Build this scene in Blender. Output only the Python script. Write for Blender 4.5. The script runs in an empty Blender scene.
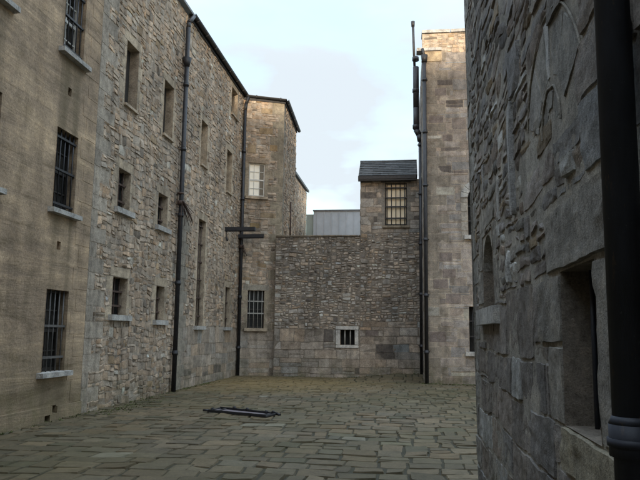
import bpy, math
import numpy as np
from mathutils import Matrix, Vector

S = bpy.context.scene
COL = S.collection
R = np.random.default_rng(7)

# ------------------------------------------------------------------ noise
def _h(ix, iy, s):
    n = (ix.astype(np.int64) * 374761393 + iy.astype(np.int64) * 668265263 + s * 974634777) & 0xffffffff
    n = ((n ^ (n >> 13)) * 1274126177) & 0xffffffff
    n = n ^ (n >> 16)
    return (n & 0xffff) / 65535.0 * 2 - 1
def vnoise(x, y, s=0):
    x = np.asarray(x, float); y = np.asarray(y, float)
    ix = np.floor(x); iy = np.floor(y); fx = x - ix; fy = y - iy
    fx = fx * fx * (3 - 2 * fx); fy = fy * fy * (3 - 2 * fy)
    a = _h(ix, iy, s); b = _h(ix + 1, iy, s); c = _h(ix, iy + 1, s); d = _h(ix + 1, iy + 1, s)
    return (a * (1 - fx) + b * fx) * (1 - fy) + (c * (1 - fx) + d * fx) * fy
def fbm(x, y, s=0, o=3):
    r = 0; a = 1; t = 0
    for k in range(o):
        r = r + a * vnoise(x * 2 ** k + k * 17.3, y * 2 ** k - k * 9.1, s + k); t += a; a *= .5
    return r / t
def sstep(a, b, x):
    t = np.clip((x - a) / (b - a), 0, 1); return t * t * (3 - 2 * t)

# ------------------------------------------------------------------ materials
def newmat(name):
    m = bpy.data.materials.new(name); m.use_nodes = True
    nt = m.node_tree; nt.nodes.clear()
    out = nt.nodes.new('ShaderNodeOutputMaterial'); b = nt.nodes.new('ShaderNodeBsdfPrincipled')
    nt.links.new(b.outputs[0], out.inputs[0])
    return m, nt, b
def node(nt, t, **k):
    n = nt.nodes.new(t)
    for a, v in k.items():
        if a in n.inputs: n.inputs[a].default_value = v
        else: setattr(n, a, v)
    return n
def noise_n(nt, vec, scale, detail=4, rough=.6, dist=0.0):
    n = node(nt, 'ShaderNodeTexNoise'); n.inputs['Scale'].default_value = scale
    n.inputs['Detail'].default_value = detail; n.inputs['Roughness'].default_value = rough
    n.inputs['Distortion'].default_value = dist
    nt.links.new(vec, n.inputs['Vector']); return n.outputs['Fac']
def ramp(nt, fac, stops):
    r = node(nt, 'ShaderNodeValToRGB'); e = r.color_ramp.elements
    while len(e) < len(stops): e.new(.5)
    for q, (p, c) in zip(e, stops):
        q.position = p; q.color = (c, c, c, 1) if isinstance(c, (int, float)) else (*c, 1)
    nt.links.new(fac, r.inputs[0]); return r.outputs[0]
def mix(nt, mode, fac, a, b):
    m = node(nt, 'ShaderNodeMix', data_type='RGBA', blend_type=mode)
    for s, v in ((0, fac), (6, a), (7, b)):
        if hasattr(v, 'links'): nt.links.new(v, m.inputs[s])
        elif isinstance(v, (int, float)) and s == 0: m.inputs[0].default_value = v
        else: m.inputs[s].default_value = (*v, 1)
    return m.outputs[2]
def bump(nt, b, chain):
    prev = None
    for h, st, d in chain:
        n = node(nt, 'ShaderNodeBump'); n.inputs['Strength'].default_value = st; n.inputs['Distance'].default_value = d
        nt.links.new(h, n.inputs['Height'])
        if prev: nt.links.new(prev, n.inputs['Normal'])
        prev = n.outputs[0]
    nt.links.new(prev, b.inputs['Normal'])

def stone_mat(name, base=None, moss=0.0, grime=.5, fine=1.0, rough=.88):
    m, nt, b = newmat(name)
    pos = node(nt, 'ShaderNodeNewGeometry').outputs['Position']
    if base is None:
        c = node(nt, 'ShaderNodeAttribute', attribute_name='col').outputs['Color']
    else:
        c = node(nt, 'ShaderNodeRGB'); c.outputs[0].default_value = (*base, 1); c = c.outputs[0]
    n1 = noise_n(nt, pos, 5.5, 5, .65, .3)
    n2 = noise_n(nt, pos, 34 * fine, 6, .75)
    n3 = noise_n(nt, pos, .55, 4, .6, .4)
    n4 = noise_n(nt, pos, 110 * fine, 3, .7)
    c = mix(nt, 'MULTIPLY', 1.0, c, ramp(nt, n1, [(.3, (.62, .60, .57)), (.52, 1.0), (.72, (1.32, 1.28, 1.2))]))
    c = mix(nt, 'MULTIPLY', .9, c, ramp(nt, n2, [(.3, .55), (.5, 1.0), (.7, 1.35)]))
    c = mix(nt, 'MULTIPLY', .7, c, ramp(nt, n4, [(.3, .6), (.6, 1.2)]))
    c = mix(nt, 'MULTIPLY', grime, c, ramp(nt, n3, [(.35, (.55, .54, .52)), (.62, (1.12, 1.1, 1.06))]))
    # rain runs: stretched in z
    mp = node(nt, 'ShaderNodeMapping'); mp.inputs['Scale'].default_value = (3.2, 3.2, .28)
    nt.links.new(pos, mp.inputs['Vector'])
    n5 = noise_n(nt, mp.outputs[0], 1.0, 4, .65)
    c = mix(nt, 'MULTIPLY', .45, c, ramp(nt, n5, [(.38, .5), (.56, 1.08)]))
    if moss:
        sx = node(nt, 'ShaderNodeSeparateXYZ'); nt.links.new(pos, sx.inputs[0])
        mr = node(nt, 'ShaderNodeMapRange'); mr.inputs[1].default_value = .9; mr.inputs[2].default_value = 0
        nt.links.new(sx.outputs[2], mr.inputs[0])
        mu = node(nt, 'ShaderNodeMath', operation='MULTIPLY'); nt.links.new(mr.outputs[0], mu.inputs[0])
        nt.links.new(ramp(nt, noise_n(nt, pos, 2.2, 5, .7), [(.4, 0), (.68, 1.0)]), mu.inputs[1])
        mu2 = node(nt, 'ShaderNodeMath', operation='MULTIPLY'); nt.links.new(mu.outputs[0], mu2.inputs[0]); mu2.inputs[1].default_value = moss
        c = mix(nt, 'MIX', mu2.outputs[0], c, (.085, .085, .035))
    nt.links.new(c, b.inputs['Base Color']); b.inputs['Roughness'].default_value = rough
    b.inputs['Specular IOR Level'].default_value = .25
    bump(nt, b, [(n1, .4, .03), (n2, .75, .016), (n4, .6, .006)])
    return m

def plain(name, c, rough=.6, metal=0.0, var=.25, sc=9.0, bmp=.2, spec=.4):
    m, nt, b = newmat(name)
    pos = node(nt, 'ShaderNodeNewGeometry').outputs['Position']
    n = noise_n(nt, pos, sc, 5, .65)
    cc = mix(nt, 'MULTIPLY', 1.0, c, ramp(nt, n, [(.3, 1 - var), (.7, 1 + var)]))
    nt.links.new(cc, b.inputs['Base Color']); b.inputs['Roughness'].default_value = rough
    b.inputs['Metallic'].default_value = metal; b.inputs['Specular IOR Level'].default_value = spec
    if bmp: bump(nt, b, [(n, bmp, .01), (noise_n(nt, pos, sc * 8, 4, .6), bmp * .6, .003)])
    return m

def old_paint(name, c, rough=.5, *a):
    m, nt, b = newmat(name)
    pos = node(nt, 'ShaderNodeNewGeometry').outputs['Position']
    mp = node(nt, 'ShaderNodeMapping'); mp.inputs['Scale'].default_value = (1, 1, .3); nt.links.new(pos, mp.inputs['Vector'])
    n = noise_n(nt, mp.outputs[0], 26, 6, .7); n2 = noise_n(nt, pos, 90, 4, .7); n3 = noise_n(nt, mp.outputs[0], 7, 4, .6)
    cc = mix(nt, 'MULTIPLY', 1, c, ramp(nt, n3, [(.35, .7), (.65, 1.5)]))
    cc = mix(nt, 'MIX', ramp(nt, n, [(.62, 0), (.68, .8)]), cc, (.07, .05, .04))
    cc = mix(nt, 'MIX', ramp(nt, n2, [(.66, 0), (.72, .5)]), cc, (.10, .10, .10))
    nt.links.new(cc, b.inputs['Base Color']); nt.links.new(ramp(nt, n3, [(.3, .42), (.7, .68)]), b.inputs['Roughness'])
    b.inputs['Specular IOR Level'].default_value = .4
    bump(nt, b, [(n, .25, .004), (n2, .2, .002)]); return m
M = {}
M['stone'] = stone_mat('rubble stone', moss=.75)
M['mortar'] = stone_mat('weathered lime mortar', (.40, .345, .285), moss=.6, grime=.7)
M['mortar_dark'] = stone_mat('recessed mortar', (.25, .215, .178), moss=.5, grime=.7)
M['mortar_light'] = stone_mat('ribbon pointing', (.33, .31, .275), moss=.4, grime=.5)
M['reveal'] = stone_mat('dressed reveal stone', (.45, .37, .28))
M['brown_reveal'] = stone_mat('brown brick reveal', (.16, .10, .075))
M['sill'] = stone_mat('pale sill stone', (.44, .43, .41), grime=.3)
M['block'] = stone_mat('blocking stone', (.27, .225, .17))
M['iron'] = plain('dark painted iron', (.022, .022, .025), .5, 0, .4, 12, .3)
M['rust'] = plain('rusted iron', (.07, .045, .035), .7, 0, .5, 14, .4)
M['pipe_near'] = old_paint('blue black paint', (.018, .020, .027), .45, 0, .25, 7, .08, .5)
M['barpale'] = plain('galvanised bar', (.34, .33, .30), .55, 0, .3, 10, .1)
M['barworn'] = plain('worn bar', (.10, .095, .09), .6, 0, .4, 12, .2)
M['white_paint'] = plain('old white paint', (.55, .54, .5), .55, 0, .2, 8, .1)
M['dark_wood'] = plain('dark window timber', (.03, .027, .024), .6, 0, .3, 10, .2)
M['cream'] = plain('cream blind', (.85, .72, .52), .8, 0, .15, 3, .05)
M['blindwhite'] = plain('off white blind', (.93, .88, .76), .8, 0, .08, 3, .0)  # bright sky reflection of the tower window, put into the colour
M['void'] = plain('unlit interior', (.01, .01, .01), .9, 0, .1, 3, 0)
M['zinc'] = plain('grey metal cladding', (.38, .40, .42), .55, .0, .18, .9, .05)
M['zinc_green'] = plain('green grey cladding', (.27, .31, .28), .6, .0, .15, 1.2, .05)
M['lead'] = plain('lead flashing', (.14, .15, .16), .5, 0, .3, 5, .1)
M['frame_grey'] = plain('weathered steel plate', (.13, .11, .12), .5, .0, .4, 9, .3)

def glass_mat():
    m, nt, b = newmat('window glass')
    b.inputs['Base Color'].default_value = (.02, .022, .022, 1); b.inputs['Roughness'].default_value = .18
    b.inputs['Specular IOR Level'].default_value = .5
    pos = node(nt, 'ShaderNodeNewGeometry').outputs['Position']
    bump(nt, b, [(noise_n(nt, pos, 4, 2, .5), .25, .01)])
    return m
M['glass'] = glass_mat()

def slate_mat():
    m, nt, b = newmat('blue black roof slate')
    pos = node(nt, 'ShaderNodeNewGeometry').outputs['Position']
    c = node(nt, 'ShaderNodeAttribute', attribute_name='col').outputs['Color']
    n = noise_n(nt, pos, 12, 5, .7)
    c = mix(nt, 'MULTIPLY', 1, c, ramp(nt, n, [(.3, .7), (.7, 1.3)]))
    nt.links.new(c, b.inputs['Base Color']); b.inputs['Roughness'].default_value = .85; b.inputs['Specular IOR Level'].default_value = .15
    bump(nt, b, [(n, .3, .01)]); return m
M['slate'] = slate_mat()

def plaster_mat():
    m, nt, b = newmat('old lime render')
    pos = node(nt, 'ShaderNodeNewGeometry').outputs['Position']
    n3 = noise_n(nt, pos, .5, 5, .6, .5); n1 = noise_n(nt, pos, 2.6, 6, .7, .3); n2 = noise_n(nt, pos, 26, 5, .75); n4 = noise_n(nt, pos, 90, 3, .7)
    c = mix(nt, 'MIX', ramp(nt, n3, [(.38, 0), (.62, 1)]), (.315, .238, .170), (.42, .318, .222))
    c = mix(nt, 'MULTIPLY', .9, c, ramp(nt, n1, [(.3, (.66, .66, .62)), (.5, 1.0), (.7, (1.28, 1.24, 1.16))]))
    c = mix(nt, 'MULTIPLY', .8, c, ramp(nt, n2, [(.3, .6), (.7, 1.3)]))
    c = mix(nt, 'MULTIPLY', .5, c, ramp(nt, n4, [(.3, .7), (.7, 1.25)]))
    # horizontal lifts of the render, about .4 m apart, wavering
    mp = node(nt, 'ShaderNodeMapping'); mp.inputs['Scale'].default_value = (.35, .35, 3.4)
    nt.links.new(pos, mp.inputs['Vector'])
    nb = noise_n(nt, mp.outputs[0], 1.0, 6, .72, .6)
    c = mix(nt, 'MULTIPLY', .95, c, ramp(nt, nb, [(.33, (.58, .57, .52)), (.45, .9), (.55, (1.05, 1.04, 1.0)), (.66, (1.42, 1.40, 1.34))]))
    mp2 = node(nt, 'ShaderNodeMapping'); mp2.inputs['Scale'].default_value = (2.6, 2.6, .22)
    nt.links.new(pos, mp2.inputs['Vector'])
    nv = noise_n(nt, mp2.outputs[0], 1.0, 4, .6)
    c = mix(nt, 'MULTIPLY', .5, c, ramp(nt, nv, [(.36, .6), (.56, 1.08)]))
    sx = node(nt, 'ShaderNodeSeparateXYZ'); nt.links.new(pos, sx.inputs[0])
    mr = node(nt, 'ShaderNodeMapRange'); mr.inputs[1].default_value = 1.6; mr.inputs[2].default_value = 0
    nt.links.new(sx.outputs[2], mr.inputs[0])
    mu = node(nt, 'ShaderNodeMath', operation='MULTIPLY'); nt.links.new(mr.outputs[0], mu.inputs[0])
    nt.links.new(ramp(nt, n1, [(.35, 0.1), (.65, .8)]), mu.inputs[1])
    c = mix(nt, 'MIX', mu.outputs[0], c, (.105, .10, .05))
    # old run-off stains under the windows (a column of dirt of its own)
    for yc in (11.54, 9.03):
        ab = node(nt, 'ShaderNodeMath', operation='SUBTRACT'); nt.links.new(sx.outputs[1], ab.inputs[0]); ab.inputs[1].default_value = yc
        aa = node(nt, 'ShaderNodeMath', operation='ABSOLUTE'); nt.links.new(ab.outputs[0], aa.inputs[0])
        wr = node(nt, 'ShaderNodeMapRange'); wr.inputs[1].default_value = .52; wr.inputs[2].default_value = .3; nt.links.new(aa.outputs[0], wr.inputs[0])
        ws = node(nt, 'ShaderNodeMath', operation='MULTIPLY'); nt.links.new(wr.outputs[0], ws.inputs[0]); nt.links.new(ramp(nt, nv, [(.3, .75), (.62, .12)]), ws.inputs[1])
        c = mix(nt, 'MIX', ws.outputs[0], c, (.15, .12, .075))
    nt.links.new(c, b.inputs['Base Color']); b.inputs['Roughness'].default_value = .92
    b.inputs['Specular IOR Level'].default_value = .2
    bump(nt, b, [(nb, .5, .04), (n1, .4, .03), (n2, .5, .012), (n4, .3, .004)])
    return m
M['plaster'] = plaster_mat()

def paving_mat(name, joint=False):
    m, nt, b = newmat(name)
    pos = node(nt, 'ShaderNodeNewGeometry').outputs['Position']
    n1 = noise_n(nt, pos, 4.5, 5, .7, .3); n2 = noise_n(nt, pos, 30, 6, .75); n3 = noise_n(nt, pos, .42, 4, .6, .5)
    if joint:
        c = mix(nt, 'MIX', n1, (.018, .015, .008), (.038, .034, .012))
    else:
        c = node(nt, 'ShaderNodeAttribute', attribute_name='col').outputs['Color']
        c = mix(nt, 'MULTIPLY', 1, c, ramp(nt, n1, [(.3, (.62, .62, .55)), (.5, 1.0), (.72, (1.28, 1.25, 1.2))]))
        c = mix(nt, 'MULTIPLY', .9, c, ramp(nt, n2, [(.3, .6), (.7, 1.3)]))
        # moss and algae films
        mf = node(nt, 'ShaderNodeMath', operation='MULTIPLY')
        nt.links.new(ramp(nt, n3, [(.36, .02), (.62, .6)]), mf.inputs[0]); nt.links.new(ramp(nt, n2, [(.35, .5), (.6, 1.0)]), mf.inputs[1])
        c = mix(nt, 'MIX', mf.outputs[0], c, (.060, .052, .018))
        # ochre silt lying against the far left corner
        ds = node(nt, 'ShaderNodeVectorMath', operation='DISTANCE'); nt.links.new(pos, ds.inputs[0]); ds.inputs[1].default_value = (-4.3, 21.5, 0)
        mr = node(nt, 'ShaderNodeMapRange'); mr.inputs[1].default_value = 4.5; mr.inputs[2].default_value = 1; mr.inputs[4].default_value = .7
        nt.links.new(ds.outputs['Value'], mr.inputs[0])
        m2 = node(nt, 'ShaderNodeMath', operation='MULTIPLY'); nt.links.new(mr.outputs[0], m2.inputs[0])
        nt.links.new(ramp(nt, n1, [(.3, .3), (.65, 1.0)]), m2.inputs[1])
        c = mix(nt, 'MIX', m2.outputs[0], c, (.25, .17, .065))
    nt.links.new(c, b.inputs['Base Color']); b.inputs['Roughness'].default_value = .75
    b.inputs['Specular IOR Level'].default_value = .3
    bump(nt, b, [(n1, .4, .02), (n2, .5, .008)])
    return m
M['paving'] = paving_mat('mossy flagstone'); M['joint'] = paving_mat('mossy joint earth', True)
M['moss'] = plain('moss and weed', (.075, .085, .025), .9, 0, .4, 20, .3)

# ------------------------------------------------------------------ objects
def wloc(o):
    v = Vector((0, 0, 0))
    while o is not None: v += o.location; o = o.parent
    return v
def link_mesh(name, verts, faces, mats, parent=None, col=None, smooth=None, midx=None):
    me = bpy.data.meshes.new(name)
    v = np.asarray(verts, float)
    if parent is not None: v = v - np.array(wloc(parent))
    if isinstance(faces, np.ndarray):
        nf = len(faces); k = faces.shape[1]
        me.vertices.add(len(v)); me.vertices.foreach_set('co', v.ravel())
        me.loops.add(nf * k); me.loops.foreach_set('vertex_index', faces.ravel().astype(np.int32))
        me.polygons.add(nf); me.polygons.foreach_set('loop_start', np.arange(0, nf * k, k, dtype=np.int32))
        me.update(calc_edges=True)
    else:
        me.from_pydata([tuple(x) for x in v], [], faces)
    if not isinstance(mats, (list, tuple)): mats = [mats]
    for m in mats: me.materials.append(m)
    n = len(me.polygons)
    me.polygons.foreach_set('use_smooth', np.zeros(n, bool) if smooth is None else smooth)
    if midx is not None: me.polygons.foreach_set('material_index', midx)
    if col is not None:
        a = me.color_attributes.new('col', 'FLOAT_COLOR', 'POINT')
        c4 = np.ones((len(v), 4)); c4[:, :3] = col; a.data.foreach_set('color', c4.ravel())
    me.validate(); me.update()
    if smooth is not None and col is not None: me.set_sharp_from_angle(angle=math.radians(32))
    o = bpy.data.objects.new(name, me); COL.objects.link(o)
    if parent is not None: o.parent = parent
    return o
def thing(name, label, cat, loc, group=None):
    o = bpy.data.objects.new(name, None); COL.objects.link(o); o.location = loc
    o.empty_display_size = .3
    o['label'] = label; o['category'] = cat
    if group: o['group'] = group
    bpy.context.view_layer.update()
    return o

class MB:
    """collects boxes, tubes and loose quads; build() links them as one mesh"""
    def __init__(s): s.v = []; s.f = []; s.sm = []
    def poly(s, pts, sm=False):
        b = len(s.v); s.v += [tuple(p) for p in pts]; s.f.append(tuple(range(b, b + len(pts)))); s.sm.append(sm)
    def hexa(s, P):
        b = len(s.v); s.v += [tuple(p) for p in P]
        for q in ((0, 3, 2, 1), (4, 5, 6, 7), (0, 1, 5, 4), (1, 2, 6, 5), (2, 3, 7, 6), (3, 0, 4, 7)):
            s.f.append(tuple(b + i for i in q)); s.sm.append(False)
    def box(s, x0, x1, y0, y1, z0, z1):
        s.hexa([(x0, y0, z0), (x1, y0, z0), (x1, y1, z0), (x0, y1, z0), (x0, y0, z1), (x1, y0, z1), (x1, y1, z1), (x0, y1, z1)])
    def fbox(s, fr, u0, u1, v0, v1, h0, h1, bev=0.0):
        P = [(u0, v0, h0), (u1, v0, h0), (u1, v1, h0), (u0, v1, h0), (u0 + bev, v0 + bev, h1), (u1 - bev, v0 + bev, h1), (u1 - bev, v1 - bev, h1), (u0 + bev, v1 - bev, h1)]
        s.hexa([fr.p(*q) for q in P])
    def tube(s, a, b, r, n=10, r2=None, caps=True):
        a = np.array(a, float); b = np.array(b, float); r2 = r if r2 is None else r2
        d = (b - a) / np.linalg.norm(b - a); t = np.array([0, 0, 1.]) if abs(d[2]) < .9 else np.array([1., 0, 0])
        x = np.cross(t, d); x /= np.linalg.norm(x); y = np.cross(d, x); k = len(s.v)
        for i in range(n):
            w = 2 * math.pi * i / n; q = math.cos(w) * x + math.sin(w) * y
            s.v.append(tuple(a + q * r)); s.v.append(tuple(b + q * r2))
        for i in range(n):
            j = (i + 1) % n; s.f.append((k + 2 * i, k + 2 * j, k + 2 * j + 1, k + 2 * i + 1)); s.sm.append(True)
        if caps:
            s.f.append(tuple(k + 2 * i for i in range(n))[::-1]); s.f.append(tuple(k + 2 * i + 1 for i in range(n))); s.sm += [False, False]
    def path(s, pts, r, n=10):
        for a, b in zip(pts, pts[1:]): s.tube(a, b, r, n)
    def sweep(s, P, r, n=8):
        P = [np.array(p, float) for p in P]; k = len(s.v); L = len(P)
        for i, p in enumerate(P):
            d = P[min(i + 1, L - 1)] - P[max(i - 1, 0)]; d /= np.linalg.norm(d)
            x = np.cross((1., 0, 0), d); x /= np.linalg.norm(x); y = np.cross(d, x)
            for j in range(n): w = 2 * math.pi * j / n; s.v.append(tuple(p + (math.cos(w) * x + math.sin(w) * y) * r))
        for i in range(L - 1):
            for j in range(n): a = k + i * n + j; c = k + i * n + (j + 1) % n; s.f.append((a, c, c + n, a + n)); s.sm.append(True)
    def build(s, name, m, parent=None):
        return link_mesh(name, s.v, s.f, m, parent, smooth=np.array(s.sm, bool))

class Frame:
    def __init__(s, O, U, V, N): s.O, s.U, s.V, s.N = (np.array(q, float) for q in (O, U, V, N))
    def p(s, u, v, h): return s.O + s.U * u + s.V * v + s.N * h
    def P(s, u, v, h): return s.O + np.outer(u, s.U) + np.outer(v, s.V) + np.outer(h, s.N)
def F_east(x): return Frame((x, 0, 0), (0, 1, 0), (0, 0, 1), (1, 0, 0))      # faces +X, u = Y
def F_south(y): return Frame((0, y, 0), (1, 0, 0), (0, 0, 1), (0, -1, 0))    # faces -Y, u = X
def F_west(x): return Frame((x, 0, 0), (0, -1, 0), (0, 0, 1), (-1, 0, 0))    # faces -X, u = -Y
def F_north(y): return Frame((0, y, 0), (-1, 0, 0), (0, 0, 1), (0, 1, 0))

# ------------------------------------------------------------------ masonry
def cut(rects, holes):
    for h in holes:
        nr = []
        for r in rects:
            a, b, c, d = r[:4]
            if h[0] >= b or h[1] <= a or h[2] >= d or h[3] <= c: nr.append(r); continue
            c2, d2 = max(c, h[2]), min(d, h[3])
            if h[2] > c: nr.append((a, b, c, h[2], *r[4:]))
            if h[3] < d: nr.append((a, b, h[3], d, *r[4:]))
            if h[0] > a: nr.append((a, h[0], c2, d2, *r[4:]))
            if h[1] < b: nr.append((h[1], b, c2, d2, *r[4:]))
        rects = nr
    return rects
def split(r, hm, wm, out, style):
    a, b, c, d = r; w = b - a; h = d - c
    H = hm * R.uniform(.6, 1.35); W = wm * R.uniform(.55, 1.5)
    if w <= W and h <= H: out.append((a, b, c, d, style)); return
    k = R.uniform(.34, .66)
    if w / W > h / H:
        m = a + w * k; split((a, m, c, d), hm, wm, out, style); split((m, b, c, d), hm, wm, out, style)
    else:
        m = c + h * k; split((a, b, c, m), hm, wm, out, style); split((a, b, m, d), hm, wm, out, style)
def layout(z):
    u0, u1, v0, v1, st = z; s = STY[st]; out = []; v = v0
    while v < v1 - 1e-4:
        rh = R.uniform(*s['row'])
        if v1 - v - rh < s['row'][0] * .8: rh = v1 - v
        rh = min(rh, v1 - v)
        if s['kind'] == 'rubble':
            u = u0
            while u < u1 - 1e-4:
                w = R.uniform(.7, 1.6)
                if u1 - u - w < .5: w = u1 - u
                split((u, u + w, v, v + rh), s['h'], s['w'], out, st); u += w
        else:
            u = u0 - R.uniform(0, s['w'][0])
            while u < u1 - 1e-4:
                w = R.uniform(*s['w'])
                a = max(u, u0); b = min(u + w, u1)
                if u1 - b < s['w'][0] * .35: b = u1
                if b - a > .06:
                    if R.random() < s.get('split', 0) :
                        m = v + rh * R.uniform(.4, .6); out += [(a, b, v, m, st), (a, b, m, v + rh, st)]
                    else: out.append((a, b, v, v + rh, st))
                elif out: pass
                u = max(b, u + w) if b < u1 else u1
        v += rh
    return out

def pal(n, base, var=.28, warm=.35, outl=()):
    b = np.array(base); c = np.tile(b, (n, 1))
    c *= np.exp(R.normal(0, var, (n, 1)))
    t = R.normal(0, warm, n) * .22
    c[:, 0] *= 1 + t; c[:, 2] *= 1 - t
    for p, cc in outl:
        k = R.random(n) < p; c[k] = np.array(cc) * np.exp(R.normal(0, .15, (k.sum(), 1)))
    return np.clip(c, .03, .62)

# gap: joint width, arr: arris, h: (min,max) proud of mortar, tilt, amp: surface roughness, cj: corner jitter, rnd: corner rounding, m: inner divisions
STY = {
 'rub':  dict(kind='rubble', fac=.007, row=(.45, .8), h=.20, w=.35, gap=.010, arr=.008, hh=(.006, .022), tilt=.007, amp=.008, ns=7, cj=.020, rnd=.09, m=3, warp=.06,
              pal=((.45, .358, .275), .11, .2, ((.02, (.60, .55, .47)), (.03, (.38, .28, .18)), (.04, (.22, .185, .15))))),
 'rubdark': dict(kind='rubble', fac=.014, row=(.4, .8), h=.165, w=.27, gap=.020, arr=.014, hh=(.002, .028), tilt=.007, amp=.009, ns=8, cj=.024, rnd=.16, m=3, warp=.06,
              pal=((.41, .355, .302), .20, .25, ((.022, (.60, .57, .53)), (.04, (.36, .27, .19)), (.09, (.19, .165, .145))))),
 'ash':  dict(kind='ashlar', row=(.26, .38), w=(.38, .95), gap=.010, arr=.006, hh=(.005, .014), tilt=.003, amp=.004, ns=5, cj=.006, rnd=.02, m=3, warp=.02, split=.2,
              pal=((.40, .345, .288), .09, .2, ((.04, (.20, .175, .15)),))),
 'ashback': dict(kind='ashlar', row=(.22, .36), w=(.3, .9), gap=.010, arr=.006, hh=(.004, .016), tilt=.003, amp=.004, ns=5, cj=.010, rnd=.05, m=3, warp=.03, split=.18,
              pal=((.375, .322, .27), .11, .25, ((.05, (.15, .13, .115)),))),
 'ashgrey': dict(kind='ashlar', row=(.26, .44), w=(.38, 1.05), gap=.009, arr=.005, hh=(.004, .011), tilt=.002, amp=.003, ns=5, cj=.008, rnd=.04, m=3, warp=.022, split=.16,
              pal=((.325, .288, .26), .12, .2, ((.09, (.18, .152, .135)), (.03, (.42, .39, .33))))),
 'nrub': dict(kind='rubble', fac=.022, row=(.45, .8), h=.18, w=.60, gap=.012, arr=.008, hh=(.008, .020), tilt=.005, amp=.006, ns=13, cj=.03, rnd=.08, m=14, warp=.05,
              pal=((.235, .212, .198), .18, .2, ((.04, (.44, .44, .43)), (.05, (.24, .19, .13)), (.10, (.19, .18, .165))))),
 'nash': dict(kind='ashlar', row=(.29, .35), w=(.4, .85), gap=.014, arr=.008, hh=(.008, .020), tilt=.004, amp=.007, ns=12, cj=.01, rnd=.03, m=16, warp=.04, split=.0,
              pal=((.245, .224, .208), .11, .2, ((.1, (.25, .225, .20)), (.05, (.44, .44, .43))))),
 'pave': dict(kind='ashlar', row=(.30, .50), w=(.20, .50), gap=.019, arr=.012, hh=(.002, .014), tilt=.005, amp=.007, ns=4, cj=.022, rnd=.04, m=3, warp=.035, split=.12,
              pal=((.112, .088, .055), .16, .2, ((.012, (.17, .155, .115)), (.06, (.085, .075, .045))))),
 'dress': dict(gap=.009, arr=.005, hh=(.005, .009), tilt=.001, amp=.003, ns=5, cj=.006, rnd=.015, m=4, warp=0, pal=((.35, .315, .255), .08, .3, ())),
}

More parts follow.
